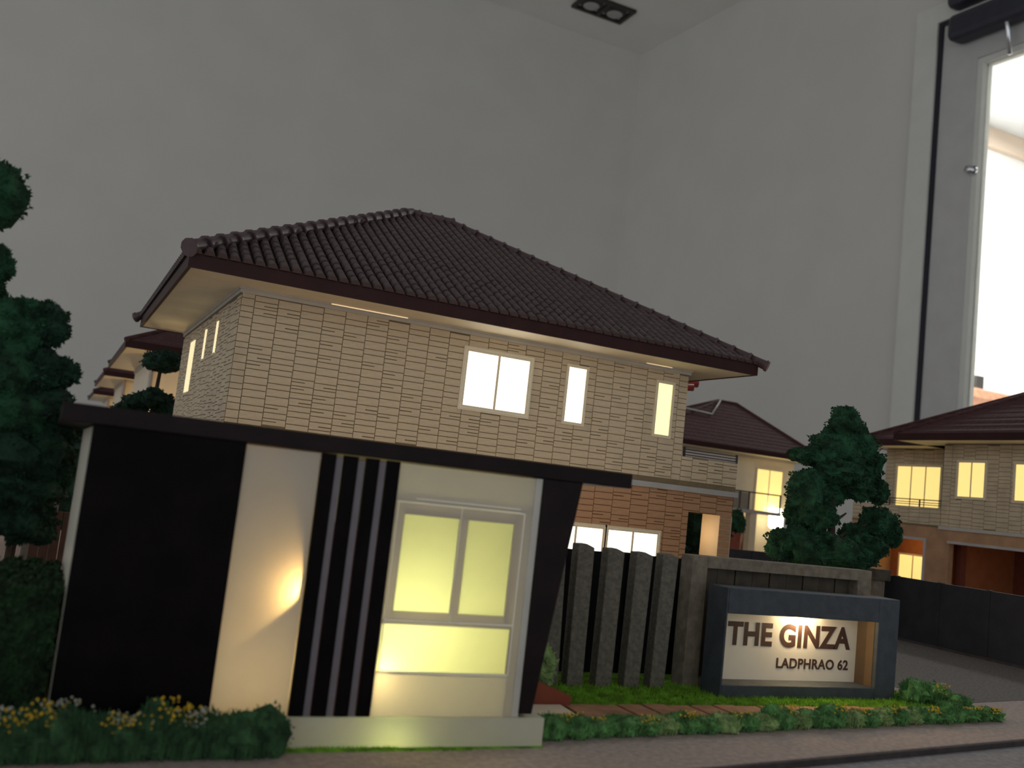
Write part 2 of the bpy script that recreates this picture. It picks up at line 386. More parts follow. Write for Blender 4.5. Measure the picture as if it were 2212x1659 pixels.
def front_bricks(parent, rows, y, depth, m, name, limit, budget):
    """largest ones as single parts, the rest joined"""
    rows = sorted(rows, key=lambda b: -(b[2]*b[3])/((b[0]**2+y*y)))
    f = MB()
    for i, (x, z, w_, h, k) in enumerate(rows):
        if i < limit: inst(name, brick_meshes(m)[k], parent, (x, y, z), (w_, depth, h))
        else:
            u = unit_brick(k); f.add([(x+a*w_, y+b*depth, z+c*h) for a, b, c in u.v], u.f)
    if f.v: part(name+'_field', f, m, parent, kind='stuff')

for x_ in (11.0, 22.5): lamp('house_front_fill', 'POINT', (x_, 33.0, -3.2), .030, (1, .68, .34), .4)  # added unseen fill lamps, warming the house front wall and soffit

# ------------------------------------------------------------------ roof tiles
def barrel(r0_, r1_, length, seg=6, lip=0, th=.06, full=False):
    """a tapered half-round tile lying along +Y, open below"""
    m = MB(); A = 2*math.pi if full else math.pi
    rings = [(0, r1_+lip), (.12*length if lip else .001, r1_+lip), (.16*length if lip else .5*length, r1_ if lip else (r0_+r1_)/2), (length, r0_)]
    vs = []
    for (yy, rr) in rings:
        for k in range(seg+1):
            a = A*k/seg; vs.append((-math.cos(a)*rr, yy, math.sin(a)*rr))
    s1 = seg+1; fs = []
    for i in range(3):
        for k in range(seg): fs.append((i*s1+k, i*s1+k+1, (i+1)*s1+k+1, (i+1)*s1+k))
    fs.append(tuple(range(s1))[::-1]); fs.append(tuple(range(3*s1, 4*s1)))
    return m.add(vs, fs)

# ------------------------------------------------------------------ the main house (front wall Y = 42)
HX0, HX1, HY0, HY1, HZ = 6.45, 29.8, 42.0, 61.5, 7.44
hs = thing('house', 'two-storey beige brick model house under a dark hipped tile roof', 'house', (18, 51, GZ))
ZB = 1.35
upw = part('upper_wall', MB().box(HX0, HX1, HY0, HY1, ZB, HZ), 'groove', hs)
part('balcony_wall', MB().box(HX1, 33.5, HY0, 42.25, ZB, 2.94).box(33.25, 33.5, 42.25, 47, ZB, 2.94).box(HX1, 33.5, 42.25, 47, ZB-.2, ZB+.1), 'groove', hs)
lw = MB().box(HX0+.05, 30.6, HY0+.08, HY1, GZ, ZB)                       # storey below, porch opening on the right
lw.box(30.6, 33.5, HY0+.08, 42.35, .05, ZB)
low = part('lower_wall', lw, 'groove_brown', hs)
part('porch_pier', MB().box(32.68, 33.5, HY0+.08, 43.6, GZ, .1), 'cream', hs)
win = [(16.88, 20.62, 3.62, 6.66), (22.44, 23.72, 3.66, 6.67), (27.77, 28.96, 3.70, 6.67)]
rg = random.Random(3)
HS = (.32, .36, .30, .34, .25)
rows = lay(HX0, HX1, ZB+.28, HZ-.22, 1.01, win, rg, HS, off=.45)
rows += lay(HX1, 33.5, ZB+.28, 2.92, 1.01, [], rg, HS, off=.3)
front_bricks(upw, rows, HY0, .035, 'brick_beige', 'brick', 300, 0)
rb_ = lay(HX0, 33.5, GZ+.1, ZB-.02, 1.08, [(22.0, 28.98, -4.2, -1.06), (30.6, 32.68, -6, .07)], rg, (.30, .34, .38, .30))
vis = [b for b in rb_ if b[0] > 22.5 and b[1] > -4]; hid = [b for b in rb_ if not (b[0] > 22.5 and b[1] > -4)]
front_bricks(low, vis, HY0+.08, .035, 'brick_brown', 'brown_brick', 300, 0)
f = MB()
for (x, z, w_, h, k) in hid:
    u = unit_brick(k); f.add([(x+a*w_, HY0+.08+b*.035, z+c*h) for a, b, c in u.v], u.f)
part('brown_brick_field', f, 'brick_brown', low, kind='stuff')
# left side wall: courses seen at a grazing angle, joined
sidew = [(47.5, 48.15, 5.05, 6.6), (51.3, 52.0, 5.05, 6.6), (55.6, 57.6, 3.55, 6.45)]
f = MB()
for (x, z, w_, h, k) in lay(HY0, HY1, ZB+.2, HZ-.3, 1.01, sidew, rg, HS):
    u = unit_brick(k); f.add([(HX0+b*.035, x+a*w_, z+c*h) for a, b, c in u.v], [t[::-1] for t in u.f])
part('side_brick_field', f, 'brick_beige', upw, kind='stuff')
f = MB()
for (x, z, w_, h, k) in lay(HY0, HY1, GZ+.1, ZB-.02, 1.08, [], rg, (.3, .34, .38)):
    u = unit_brick(0); f.add([(HX0+.05+b*.035, x+a*w_, z+c*h) for a, b, c in u.v], [t[::-1] for t in u.f])
part('side_brown_brick_field', f, 'brick_brown', low, kind='stuff')
part('cornice', MB().box(HX0-.10, HX1+.1, HY0-.10, HY1, HZ-.24, HZ).box(HX0-.16, HX1+.16, HY0-.16, HY1, HZ-.08, HZ), 'cornice', hs)
part('floor_band', MB().box(HX0-.06, 33.62, HY0-.12, HY0+.1, ZB-.26, ZB+.02).box(HX0-.12, HX0, HY0, HY1, ZB-.26, ZB+.02), 'greyband', hs)
part('lit_gap', MB().box(10.3, 13.9, HY0-.175, HY0-.16, HZ-.042, HZ-.022), 'glow_gap', hs)
part('lit_gap', MB().box(27.0, 28.6, HY0-.175, HY0-.16, HZ-.042, HZ-.026), 'glow_gap', hs)
# windows
def hwin(x0, x1, z0, z1, y, panes, pm, parent, fr=.22, fm='frame_acrylic', bead=True):
    wdw = part('window', MB().frame(x0, x1, z0, z1, fr, y-.10, y+.02), fm, parent)
    n_ = panes; iw = (x1-x0-2*fr)
    for i in range(n_):
        a = x0+fr+iw*i/n_; b = x0+fr+iw*(i+1)/n_
        part('pane', MB().box(a+(.05 if i else 0), b-(.05 if i < n_-1 else 0), y-.05, y-.02, z0+fr, z1-fr), pm, wdw)
        if i: part('mullion', MB().box(a-.06, a+.06, y-.085, y-.0, z0+fr, z1-fr), fm, wdw)
    if bead: part('bead', MB().frame(x0+.09, x1-.09, z0+.09, z1-.09, .035, y-.125, y-.10), 'edge_clear', wdw)
    return wdw
hwin(*win[0], HY0, 2, 'pane_white', hs, .24)
hwin(*win[1], HY0, 1, 'pane_white', hs, .15, bead=False)
hwin(*win[2], HY0, 1, 'pane_pale', hs, .15, bead=False)
hwin(22.2, 25.7, -4.2, -1.06, HY0+.08, 2, 'pane_white', hs, .22)
hwin(25.6, 28.98, -4.2, -1.06, HY0+.08, 2, 'pane_white', hs, .22)
for (y0, y1, z0, z1) in sidew:
    sw = part('side_window', MB().box(HX0-.08, HX0+.02, y0, y1, z0-.12, z0).box(HX0-.08, HX0+.02, y0, y1, z1, z1+.1), 'frame_acrylic', hs)
    part('pane', MB().box(HX0-.05, HX0+.01, y0, y1, z0, z1), 'pane_side', sw)
# balcony railing
rl = part('balcony_railing', MB().box(29.93, 30.03, 41.98, 42.08, 2.60, 3.42).box(33.38, 33.48, 41.98, 42.08, 2.94, 3.38), 'rail', hs)
for z in (3.30, 3.16, 3.02): part('rail', MB().box(30.03, 33.38, 42.0, 42.05, z-.025, z+.025), 'rail', rl)
for z in (3.23, 3.09, 2.97): part('rail_strip', MB().box(30.03, 33.38, 42.02, 42.04, z-.03, z+.03), 'trim_white', rl)
# eaves and roof
EX0, EX1, EY0, EY1, ZE = 3.85, 32.3, 39.5, 61.9, 8.0
part('soffit', MB().box(EX0+.1, EX1-.1, EY0+.1, EY1-.1, HZ, HZ+.12), 'soffit', hs)
part('fascia', MB().box(EX0, EX1, EY0, EY0+.14, HZ-.03, ZE+.05).box(EX0, EX0+.14, EY0+.14, EY1, HZ-.03, ZE+.05).box(EX1-.14, EX1, EY0+.14, EY1, HZ-.03, ZE+.05).box(EX0, EX1, EY1-.14, EY1, HZ-.03, ZE+.05), 'fascia', hs)
KR, HR = 13.0, 7.25
A0, B0, C0, D0 = (EX0, EY0, ZE), (EX1, EY0, ZE), (EX1, EY1, ZE), (EX0, EY1, ZE)
P0, P1 = (EX0+KR, EY0+KR, ZE+HR), (EX1-KR, EY0+KR, ZE+HR)
rm = MB().add([A0, B0, C0, D0, P0, P1, ], [(0, 1, 5, 4), (1, 2, 5), (2, 3, 4, 5), (3, 0, 4), (0, 3, 2, 1)])
roof = part('roof', rm, 'roof_deck', hs)
al = math.atan2(HR, KR); TS, TL, TR = .50, .66, .205
bt = barrel(TR*.90, TR, TL*1.12, 6)
tm = bpy.data.meshes.new('roof_tile'); tm.from_pydata([(x*K, y*K, z*K) for x, y, z in bt.v], [], bt.f); tm.materials.append(MAT['roof_tile'])
tm.polygons.foreach_set('use_smooth', [len(p.vertices) == 4 for p in tm.polygons])
tiles = []; SL = math.hypot(HR, KR); i = 0
while i*TL < SL-.2:
    s = i*TL-.12; yy = s*math.cos(al); zz = s*math.sin(al); i += 1
    x = EX0+TS*.5
    while x < EX1:
        c = (s+TL*.5)*math.cos(al)
        if EX0+c-.10 < x < EX1-c+.10: tiles.append((x, EY0+yy, ZE+zz+.03))
        x += TS
tiles.sort(key=lambda p: p[0]**2+p[1]**2+p[2]**2)
rot = Euler((al, 0, 0)); f = MB(); rm3 = rot.to_matrix()
for i, p in enumerate(tiles):
    if i < 300: inst('roof_tile', tm, roof, p, rot=(al+R.uniform(-.03, .03), 0, R.uniform(-.02, .02)))
    else: f.add([Vector(p)+rm3 @ Vector(v) for v in bt.v], bt.f)
# left slope: same tiles, seen edge-on
rl3 = Matrix.Rotation(-math.pi/2, 3, 'Z') @ rot.to_matrix()
i = 0
while i*TL < SL-.2:
    s = i*TL-.12; y = EY0+TS*.5; c = (s+TL*.5)*math.cos(al)
    while y < EY1:
        if EY0+c-.1 < y < EY1-c*.69+.1:
            p = Vector((EX0+s*math.cos(al), y, ZE+s*math.sin(al)+.03)); f.add([p+rl3 @ Vector(v) for v in bt.v], bt.f)
        y += TS
    i += 1
part('roof_tile_field', f, 'roof_tile', roof, kind='stuff')
def ridge(a, b, n_, r, parent, m='ridge_tile', over=0.):
    a, b = Vector(a), Vector(b); d = (b-a); Lg = d.length/n_; d.normalize()
    cap = barrel(r*.9, r, Lg*1.1, 10, lip=.055, full=True)
    me = bpy.data.meshes.new('ridge_tile'); me.from_pydata([(x*K, y*K, z*K) for x, y, z in cap.v], [], cap.f); me.materials.append(MAT[m])
    me.polygons.foreach_set('use_smooth', [len(p.vertices) == 4 for p in me.polygons])
    q = d.to_track_quat('Y', 'Z').to_euler()
    for i in range(n_): inst('ridge_tile', me, parent, a+d*(Lg*i-over), rot=q)
ridge(Vector(A0)+Vector((-.08, -.08, .14)), Vector(P0)+Vector((0, 0, .16)), 20, .33, roof)
ridge(Vector(B0)+Vector((.35, -.35, -.08)), Vector(P1)+Vector((0, 0, .12)), 21, .25, roof)
ridge(Vector(P1)+Vector((.2, 0, .15)), Vector(P0)+Vector((-.2, 0, .15)), 4, .27, roof)
ridge(Vector(D0)+Vector((-.35, .0, -.08)), Vector(P0)+Vector((0, 0, .12)), 18, .25, roof)
lamp('porch_lamp', 'POINT', (31.3, 43.0, -1.0), .006, (1, .66, .34), .2)
# little red porch ridge on the far side
part('rear_porch_roof', MB().add([(29.8, 49, 6.5), (34.6, 49, 6.9), (34.6, 53, 6.9), (29.8, 53, 6.5), (29.8, 51, 8.0), (34.6, 51, 8.0)], [(0, 1, 5, 4), (2, 3, 4, 5), (1, 2, 5), (0, 4, 3), (0, 3, 2, 1)]), 'red_tile', hs)
for (a, b, r) in (((36.2, 50, 8.15), (33.5, 50.6, 8.05), .26), ((35.6, 49.6, 7.8), (33.5, 50.2, 7.6), .24)):
    part('red_ridge_tile', MB().tube([a, tuple(a[i]*.5+b[i]*.5 for i in range(3)), b], [r, r*.9, r], 10), 'red_tile', hs, True)

# ------------------------------------------------------------------ other houses
def hip(parent, x0, x1, y0, y1, z0, ra, rb2, m='roof_far', capm='roof_far', th=.55, caps=True, name='roof'):
    v = [(x0, y0, z0), (x1, y0, z0), (x1, y1, z0), (x0, y1, z0), ra, rb2]
    if abs(ra[1]-rb2[1]) < .01: fs = [(0, 1, 5, 4), (1, 2, 5), (2, 3, 4, 5), (3, 0, 4), (0, 3, 2, 1)]; hips = [(0, 4), (1, 5), (2, 5), (3, 4), (4, 5)]
    else: fs = [(0, 1, 4), (1, 2, 5, 4), (2, 3, 5), (3, 0, 4, 5), (0, 3, 2, 1)]; hips = [(0, 4), (1, 4), (2, 5), (3, 5), (4, 5)]
    rf = part(name, MB().add(v, fs), m, parent)
    fa = MB().box(x0, x1, y0, y0+.15, z0-th, z0).box(x0, x1, y1-.15, y1, z0-th, z0).box(x0, x0+.15, y0+.15, y1-.15, z0-th, z0).box(x1-.15, x1, y0+.15, y1-.15, z0-th, z0)
    part('fascia', fa, 'fascia', parent)
    part('soffit', MB().box(x0+.15, x1-.15, y0+.15, y1-.15, z0-th+.02, z0-th+.14), 'soffit', parent)
    if caps:
        for a, b in hips: part('ridge_cap', MB().tube([v[a], v[b]], .2, 8), capm, rf, True)
    return rf
LBL = ['beige house directly behind the main house, its lit eaves beside the pompom tree', 'second beige house in the row behind the main house', 'farthest beige house in the row behind the main house']
for i, dy in enumerate((36.2, 69.5, 112)):
    x0 = (6.3, 6.4, 7.0)[i]; h = thing('house', LBL[i], 'house', (18, 51+dy, GZ), 'row of houses behind the main house')
    part('upper_wall', MB().box(x0, x0+22, HY0+dy, HY1+dy, ZB, HZ), 'cream', h)
    part('lower_wall', MB().box(x0, x0+22, HY0+dy, HY1+dy, GZ, ZB), 'brick_brown', h)
    part('floor_band', MB().box(x0-.1, x0+22.1, HY0+dy-.1, HY0+dy+.1, ZB-.26, ZB), 'greyband', h)
    part('cornice', MB().box(x0-.1, x0+22.1, HY0+dy-.1, HY1+dy, HZ-.25, HZ), 'cornice', h)
    part('drain_pipe', MB().tube([(x0-.15, HY0+dy-.2, HZ), (x0-.15, HY0+dy-.2, GZ)], .16, 8), 'trim_white', h, True)
    hip(h, x0-2.4, x0+24.4, 39.5+dy, 62+dy, 8.0, (x0+10, 51+dy, 14.2), (x0+12, 51+dy, 14.2))
    wd = part('window', MB().frame(x0+3, x0+6, 3.6, 6.6, .2, HY0+dy-.1, HY0+dy), 'frame_acrylic', h)
    part('pane', MB().box(x0+3.2, x0+5.8, HY0+dy-.05, HY0+dy-.02, 3.8, 6.4), 'pane_gold', wd)
    lamp('row_lamp', 'POINT', (x0+1.2, HY0+dy-3.2, .5), .05, (1, .66, .28), .3)

# house facing the camera at the end of the entry road
mh = thing('house', 'cream house with white ridge trims and a lit balcony door behind the round tree', 'house', (70, 96, GZ))
Y = 90.0
part('upper_wall', MB().box(58, 80.2, Y, 101, 1.0, HZ), 'cream', mh)
part('lower_wall', MB().box(58, 80.2, Y+1.6, 101, GZ, 1.0), 'cream', mh)
part('cornice', MB().box(57.9, 80.3, Y-.1, 101, HZ-.3, HZ), 'cornice', mh)
mrf = hip(mh, 56.5, 82.5, 87.5, 103, 8.0, (72.2, 95.2, 13.9), (74.9, 95.2, 13.9))
for a, b in (((72.3, 94.9, 13.95), (69.05, 92.0, 11.75)), ((69.05, 92.0, 11.75), (65.4, 92.3, 12.0))):
    part('ridge_trim', MB().tube([a, b], .11, 8), 'trim_white', mrf, True)
bd = part('balcony_door', MB().frame(74.55, 78.6, .95, 6.15, .16, Y-.12, Y), 'frame_acrylic', mh)
for a, b in ((74.71, 76.5), (76.62, 78.44)): part('pane', MB().box(a, b, Y-.06, Y-.03, 1.1, 6.0), 'pane_gold', bd)
part('mullion', MB().box(76.5, 76.62, Y-.1, Y-.02, 1.1, 6.0), 'frame_acrylic', bd)
bl = part('balcony', MB().box(66, 76.7, Y-2.4, Y, .75, 1.15), 'trim_white', mh)
part('handrail', MB().box(66, 76.6, Y-2.35, Y-2.2, 3.05, 3.2), 'rail', bl)
for x in (70.6, 71.9, 76.45): part('baluster', MB().box(x, x+.15, Y-2.35, Y-2.2, 1.15, 3.05), 'rail', bl)
part('glass_panel', MB().box(66, 71.9, Y-2.3, Y-2.26, 1.15, 3.0), 'glass_smoke', bl)
for x in (66.5, 72.4): part('column', MB().box(x, x+.9, Y-2.3, Y-1.4, GZ, .75), 'cream', mh)
dr = part('door', MB().box(74.1, 75.0, Y+1.45, Y+1.6, GZ, -.9), 'wood_fence', mh)
part('wall_lantern', MB().tube([(77.3, Y-.9, -.7), (77.3, Y-.9, -.4), (77.3, Y-.9, 1.3), (77.3, Y-.9, 1.7)], [.6, .85, .85, .5], 14), 'glow_white', mh, True)
lamp('lantern_light', 'POINT', (77.3, Y-2.1, .6), .03, (1, .75, .35), .4)
wall_pot = thing('round_shrub', 'clipped green shrub in a brown planter beside the cream house column', 'shrub', (69.1, 86, GZ))

# right house facing the entry road
rh = thing('house', 'beige house with brown garage storey along the dark road fence', 'house', (70, 45, GZ))
part('upper_wall', MB().box(65.5, 88, 26, 62.0, 1.0, HZ), 'groove', rh)
part('bay_wall', MB().box(62, 65.5, 28, 53.0, 1.0, HZ), 'groove', rh)
part('floor_band', MB().box(61.9, 62.05, 28, 53.1, .9, 1.15).box(65.4, 65.55, 53.1, 62, .9, 1.15), 'cornice', rh)
def xbricks(parent, y0, y1, z0, z1, x, holes, m):
    f_ = MB()
    for (a_, z, w_, h, k) in lay(y0, y1, z0, z1, 1.01, holes, rg, HS):
        u = unit_brick(0); f_.add([(x+b*.03, a_+a*w_, z+c*h) for a, b, c in u.v], [t[::-1] for t in u.f])
    part('brick_field', f_, m, parent, kind='stuff')
# lower storey with an entrance recess and a garage
X = 62.0
lwm = MB().box(X, X+.5, 28, 62.0, .05, 1.0).box(X, X+.5, 52.1, 54.3, GZ, .05).box(X, X+.5, 61, 62, GZ, .05).box(X+.5, 88, 61.5, 62, GZ, 1.0).box(X, 88, 26, 28, GZ, 1.0)
lo = part('lower_wall', lwm, 'brick_brown', rh)
for pr, y0, y1, z0, z1, x_, ho in ((rh, 28, 53, 1.15, HZ-.02, 62, [(49.1, 51.75, 3.3, 6.25), (44.2, 46.95, 3.25, 6.2)]), (rh, 53.02, 62, 1.15, 2.5, 62, []), (rh, 53, 62, 2.0, HZ-.02, 65.5, [(56.0, 60.8, 1.9, 6.15)])):
    xbricks(pr, y0, y1, z0, z1, x_, ho, 'brick_beige')
part('balcony_floor', MB().box(62.3, 65.5, 53, 62, .6, 1.0), 'cornice', rh)
part('parapet', MB().box(62, 62.3, 53, 62, 1.0, 2.5), 'groove', rh)
part('recess_wall', MB().box(66.2, 66.5, 54.3, 61.5, GZ, .6).box(X+.5, 66.2, 54.0, 54.3, GZ, .6), 'orange_wall', rh)
part('garage_wall', MB().box(70, 70.3, 28, 54, GZ, .6).box(X+.5, 70, 28, 28.3, GZ, .6), 'garage_red', rh)
part('garage_side', MB().box(64.2, 70, 52.6, 53.0, GZ, .6), 'orange_wall', rh)
part('garage_pier', MB().box(63.6, 64.2, 52.3, 52.7, GZ, .05), 'garage_red', rh)
part('lintel', MB().box(X-.12, X+.1, 28, 52.2, -.1, .1).box(X-.12, X+.1, 54.2, 61, -.1, .1).box(X-.1, X+.1, 54.2, 54.4, GZ, -.1), 'trim_white', rh)
def xwin(parent, y0, y1, z0, z1, x, n_, fr=.2, pm='pane_gold', name='window'):
    m = MB()
    m.box(x-.12, x, y0, y0+fr, z0, z1).box(x-.12, x, y1-fr, y1, z0, z1).box(x-.12, x, y0+fr, y1-fr, z0, z0+fr).box(x-.12, x, y0+fr, y1-fr, z1-fr, z1)
    wd = part(name, m, 'frame_acrylic', parent); iw = y1-y0-2*fr
    for i in range(n_):
        a = y0+fr+iw*i/n_; b = y0+fr+iw*(i+1)/n_
        part('pane', MB().box(x-.07, x-.03, a, b, z0+fr, z1-fr), pm, wd)
        if i: part('mullion', MB().box(x-.11, x-.02, a-.05, a+.05, z0+fr, z1-fr), 'frame_acrylic', wd)
xwin(rh, 49.1, 51.75, 3.3, 6.25, 62, 2); xwin(rh, 44.2, 46.95, 3.25, 6.2, 62, 2)
xwin(rh, 56.0, 60.8, 1.9, 6.15, 65.5, 3)
xwin(rh, 57.5, 60.6, -5.2, -1.3, 66.2, 2, .15)
part('slot_window', MB().box(64.05, 64.2, 52.75, 52.95, -4.6, -1.1), 'pane_gold', rh)
rr_ = part('balcony_railing', MB().box(62.1, 62.17, 53, 62, 3.02, 3.10), 'rail', rh)
for y in (55.2, 58.2, 60.9): part('baluster', MB().box(62.1, 62.17, y-.05, y+.05, 2.5, 3.02), 'rail', rr_)
for z in (2.68, 2.85): part('rail', MB().box(62.12, 62.16, 53, 62, z-.03, z+.03), 'rail', rr_)
hip(rh, 63.0, 91, 22, 63.2, 8.0, (77, 36.5, 15.5), (77, 49, 15.5))
hip(rh, 59.5, 73, 24, 55.8, 8.0, (66.4, 31, 11.9), (66.4, 48.8, 11.9), name='bay_roof')
lamp('porch_lamp', 'POINT', (64.2, 58.5, -.6), .005, (1, .6, .22), .3)
lamp('garage_lamp', 'POINT', (65.5, 47.5, -.8), .003, (1, .5, .2), .3)

# ------------------------------------------------------------------ sign, backdrop, pillars
sg = thing('entrance_sign', 'dark blue-grey framed entrance sign with lit white name panel', 'sign', (23.3, 25.2, GZ))
part('frame', MB().frame(19.84, 27.3, GZ, -2.18, .07, 24.8, 25.8, tb=.42, tr=.95, tt=.80), 'sign_blue', sg, bevel=.03)
pn = part('name_panel', MB().box(19.9, 26.4, 25.72, 25.8, -5.2, -2.9), 'sign_panel', sg)
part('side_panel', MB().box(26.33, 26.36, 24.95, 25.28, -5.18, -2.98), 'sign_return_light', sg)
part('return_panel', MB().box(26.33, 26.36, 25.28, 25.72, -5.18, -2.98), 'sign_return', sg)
def text(body, x0, x1, z0, z1, y, parent, off, name):
    cu = bpy.data.curves.new(name, 'FONT'); cu.body = body; cu.extrude = .02; cu.offset = off; cu.space_character = 1.05
    t = bpy.data.objects.new(name, cu); col.objects.link(t); bpy.context.view_layer.update()
    me = bpy.data.meshes.new_from_object(t.evaluated_get(bpy.context.evaluated_depsgraph_get()))
    bpy.data.objects.remove(t); me.name = name
    xs_ = [v.co.x for v in me.vertices]; ys_ = [v.co.y for v in me.vertices]
    a, b, c, d = min(xs_), max(xs_), min(ys_), max(ys_); bs = BASE[parent.name]
    for v in me.vertices:
        v.co = Vector(((x0+(v.co.x-a)/(b-a)*(x1-x0)-bs.x)*K, (y-v.co.z*.5-bs.y)*K, (z0+(v.co.y-c)/(d-c)*(z1-z0)-bs.z)*K))
    me.materials.clear(); me.materials.append(MAT['ink'])
    o = bpy.data.objects.new(name, me); col.objects.link(o); o.parent = parent; BASE[o.name] = bs; return o
text('THE GINZA', 20.68, 26.04, -4.10, -3.32, 25.72, pn, .038, 'title_lettering')
text('LADPHRAO 62', 22.81, 26.0, -4.79, -4.44, 25.72, pn, .030, 'address_lettering')
part('lamp_strip', MB().box(22.6, 24.6, 25.50, 25.62, -2.99, -2.96), 'glow_white', sg)
lamp('sign_lamp', 'POINT', (23.6, 25.55, -3.04), .0110, (1, .70, .34), .05)
lamp('sign_lamp', 'POINT', (23.7, 25.35, -3.08), .0060, (1, .78, .5), .06)

bk = thing('sign_backdrop', 'grey brown concrete frame with vertical planks behind the entrance sign', 'frame', (23.4, 26.6, GZ))
part('frame', MB().frame(19.5, 27.45, GZ, -1.35, .62, 26.3, 26.95, tb=.3, tr=.65, tt=.38), 'concrete_warm', bk, bevel=.02)
x = 20.12; i = 0
while x < 26.75:
    part('plank', MB().box(x+.02, min(x+.75, 26.8)-.02, 26.72+.03*(i % 2), 26.85, GZ+.3, -1.73), 'plank_dark', bk); x += .75; i += 1
part('backing', MB().box(20.1, 26.85, 26.85, 26.95, GZ, -1.7), 'fence_blue', bk)
PL = ['concrete pillar half hidden behind the dark gatehouse fin', 'second concrete pillar from the gatehouse fin', 'middle concrete pillar of the row of five', 'second concrete pillar from the entrance sign', 'concrete pillar standing nearest the entrance sign']
for i, (x0, x1, xb0, xb1, zt) in enumerate(((13.9, 14.58, 14.1, 14.75, -1.42), (14.98, 15.56, 15.05, 15.6, -1.30), (16.06, 16.66, 16.05, 16.63, -1.36), (17.12, 17.74, 17.08, 17.64, -1.40), (18.12, 18.72, 18.05, 18.58, -1.38))):
    p = MB().prism([(xb0, 26, GZ-.02), (xb1, 26, GZ-.02), (x1, 26, zt-.08), ((x0+x1)/2, 26, zt+.02), (x0, 26, zt)], (0, .42, 0))
    single('concrete_pillar', p, 'concrete', PL[i], 'pillar', ((xb0+xb1)/2, 26.5, GZ), 'concrete pillars beside the gatehouse', bevel=.03)
bw = thing('boundary_wall', 'dark low boundary wall running behind the concrete pillars', 'wall', (16, 28.5, GZ))
part('panel', MB().box(11.5, 21, 28.3, 28.6, GZ-.02, -1.62), 'boundary', bw)
for x in (12.4, 15.4, 18.4, 20.9): part('post', MB().box(x-.15, x+.15, 28.2, 28.7, GZ-.02, -1.58), 'boundary', bw)

# dark fence beside the entry road, built of panels between posts
fn = thing('road_fence', 'long dark blue fence along the right side of the entry road', 'fence', (43.6, 35, GZ))
y = 22.0
while y < 40.5:
    part('panel', MB().box(43.5, 43.75, y+.08, min(y+3, 40.9)-.02, GZ, -2.2), 'fence_blue', fn); part('post', MB().box(43.46, 43.8, y-.1, y+.1, GZ, -2.17), 'fence_blue', fn); y += 3
part('footing', MB().box(43.2, 43.5, 22, 40.9, GZ, GZ+.12), 'kerb', fn)
gp = thing('gate_post', 'brown grey gate post at the far end of the road fence', 'post', (42.4, 40.3, GZ))
part('shaft', MB().box(42.0, 42.75, 40, 40.7, GZ, -2.5), 'concrete_warm', gp)
part('cap', MB().box(41.8, 42.95, 39.8, 40.9, -2.5, -1.9), 'plank_dark', gp)
fb = thing('back_fence', 'dark blue fence in front of the cream house', 'fence', (54, 61, GZ))
for k in range(6): part('panel', MB().box(44+k*3.0, 46.95+k*3.0, 60, 60.3, GZ, -2.35), 'fence_blue', fb)

# ------------------------------------------------------------------ foliage
def blob(c, rx, ry, rz, rng, sub=2, rough=.28, leaf=260, ls=.16):
    """a foam clump: lumpy core plus many small flakes standing out of it"""
    m = MB(); seed = Vector((rng.uniform(-50, 50), rng.uniform(-50, 50), rng.uniform(-50, 50)))
    nu, nv = (14, 9) if sub == 2 else (9, 6); vs = []; c = Vector(c)
    def sp(d):
        k = 1+rough*noise.noise(d*1.7+seed)*1.6+rough*.7*noise.noise(d*4.5+seed)
        return c+Vector((d.x*rx*k, d.y*ry*k, d.z*rz*k))
    for j in range(nv+1):
        t = math.pi*j/nv
        for i in range(nu):
            p = 2*math.pi*i/nu; vs.append(sp(Vector((math.sin(t)*math.cos(p), math.sin(t)*math.sin(p), math.cos(t)))))
    fs = [(j*nu+i, (j+1)*nu+i, (j+1)*nu+(i+1) % nu, j*nu+(i+1) % nu) for j in range(nv) for i in range(nu)]
    m.add(vs, fs)
    for _ in range(leaf):
        d = Vector((rng.gauss(0, 1), rng.gauss(0, 1), rng.gauss(0, 1))).normalized(); p = sp(d)
        a = Vector((rng.gauss(0, 1), rng.gauss(0, 1), rng.gauss(0, 1))).normalized(); b = d.cross(a).normalized()
        s = ls*rng.uniform(.5, 1.2)
        m.add([p-d*s*.6-b*s*.5, p-d*s*.6+b*s*.5, p+d*s*rng.uniform(.3, .9)+a*s*.5, p+d*s*.2-a*s*.6], [(0, 1, 2), (0, 3, 1), (1, 3, 2), (0, 2, 3)])
    return m
rt_ = random.Random(21)
def tree(name, label, cat, base, trunk, branches, clumps, fm, leaf=320, ls=.17, group=None):
    t = thing(name, label, cat, base, group)
    part('trunk', MB().tube([p for p, r in trunk], [r for p, r in trunk], 8), 'bark', t, True)
    for a, b in branches: part('branch', MB().tube([a, [(a[i]+b[i])/2+(.1 if i == 2 else 0) for i in range(3)], b], [.09, .07, .04], 6), 'bark', t, True)
    for (c, rx, rz, *mm) in clumps: part('foliage_clump', blob(c, rx, rx*.9, rz, rt_, leaf=leaf, ls=ls), mm[0] if mm else fm, t)
    return t
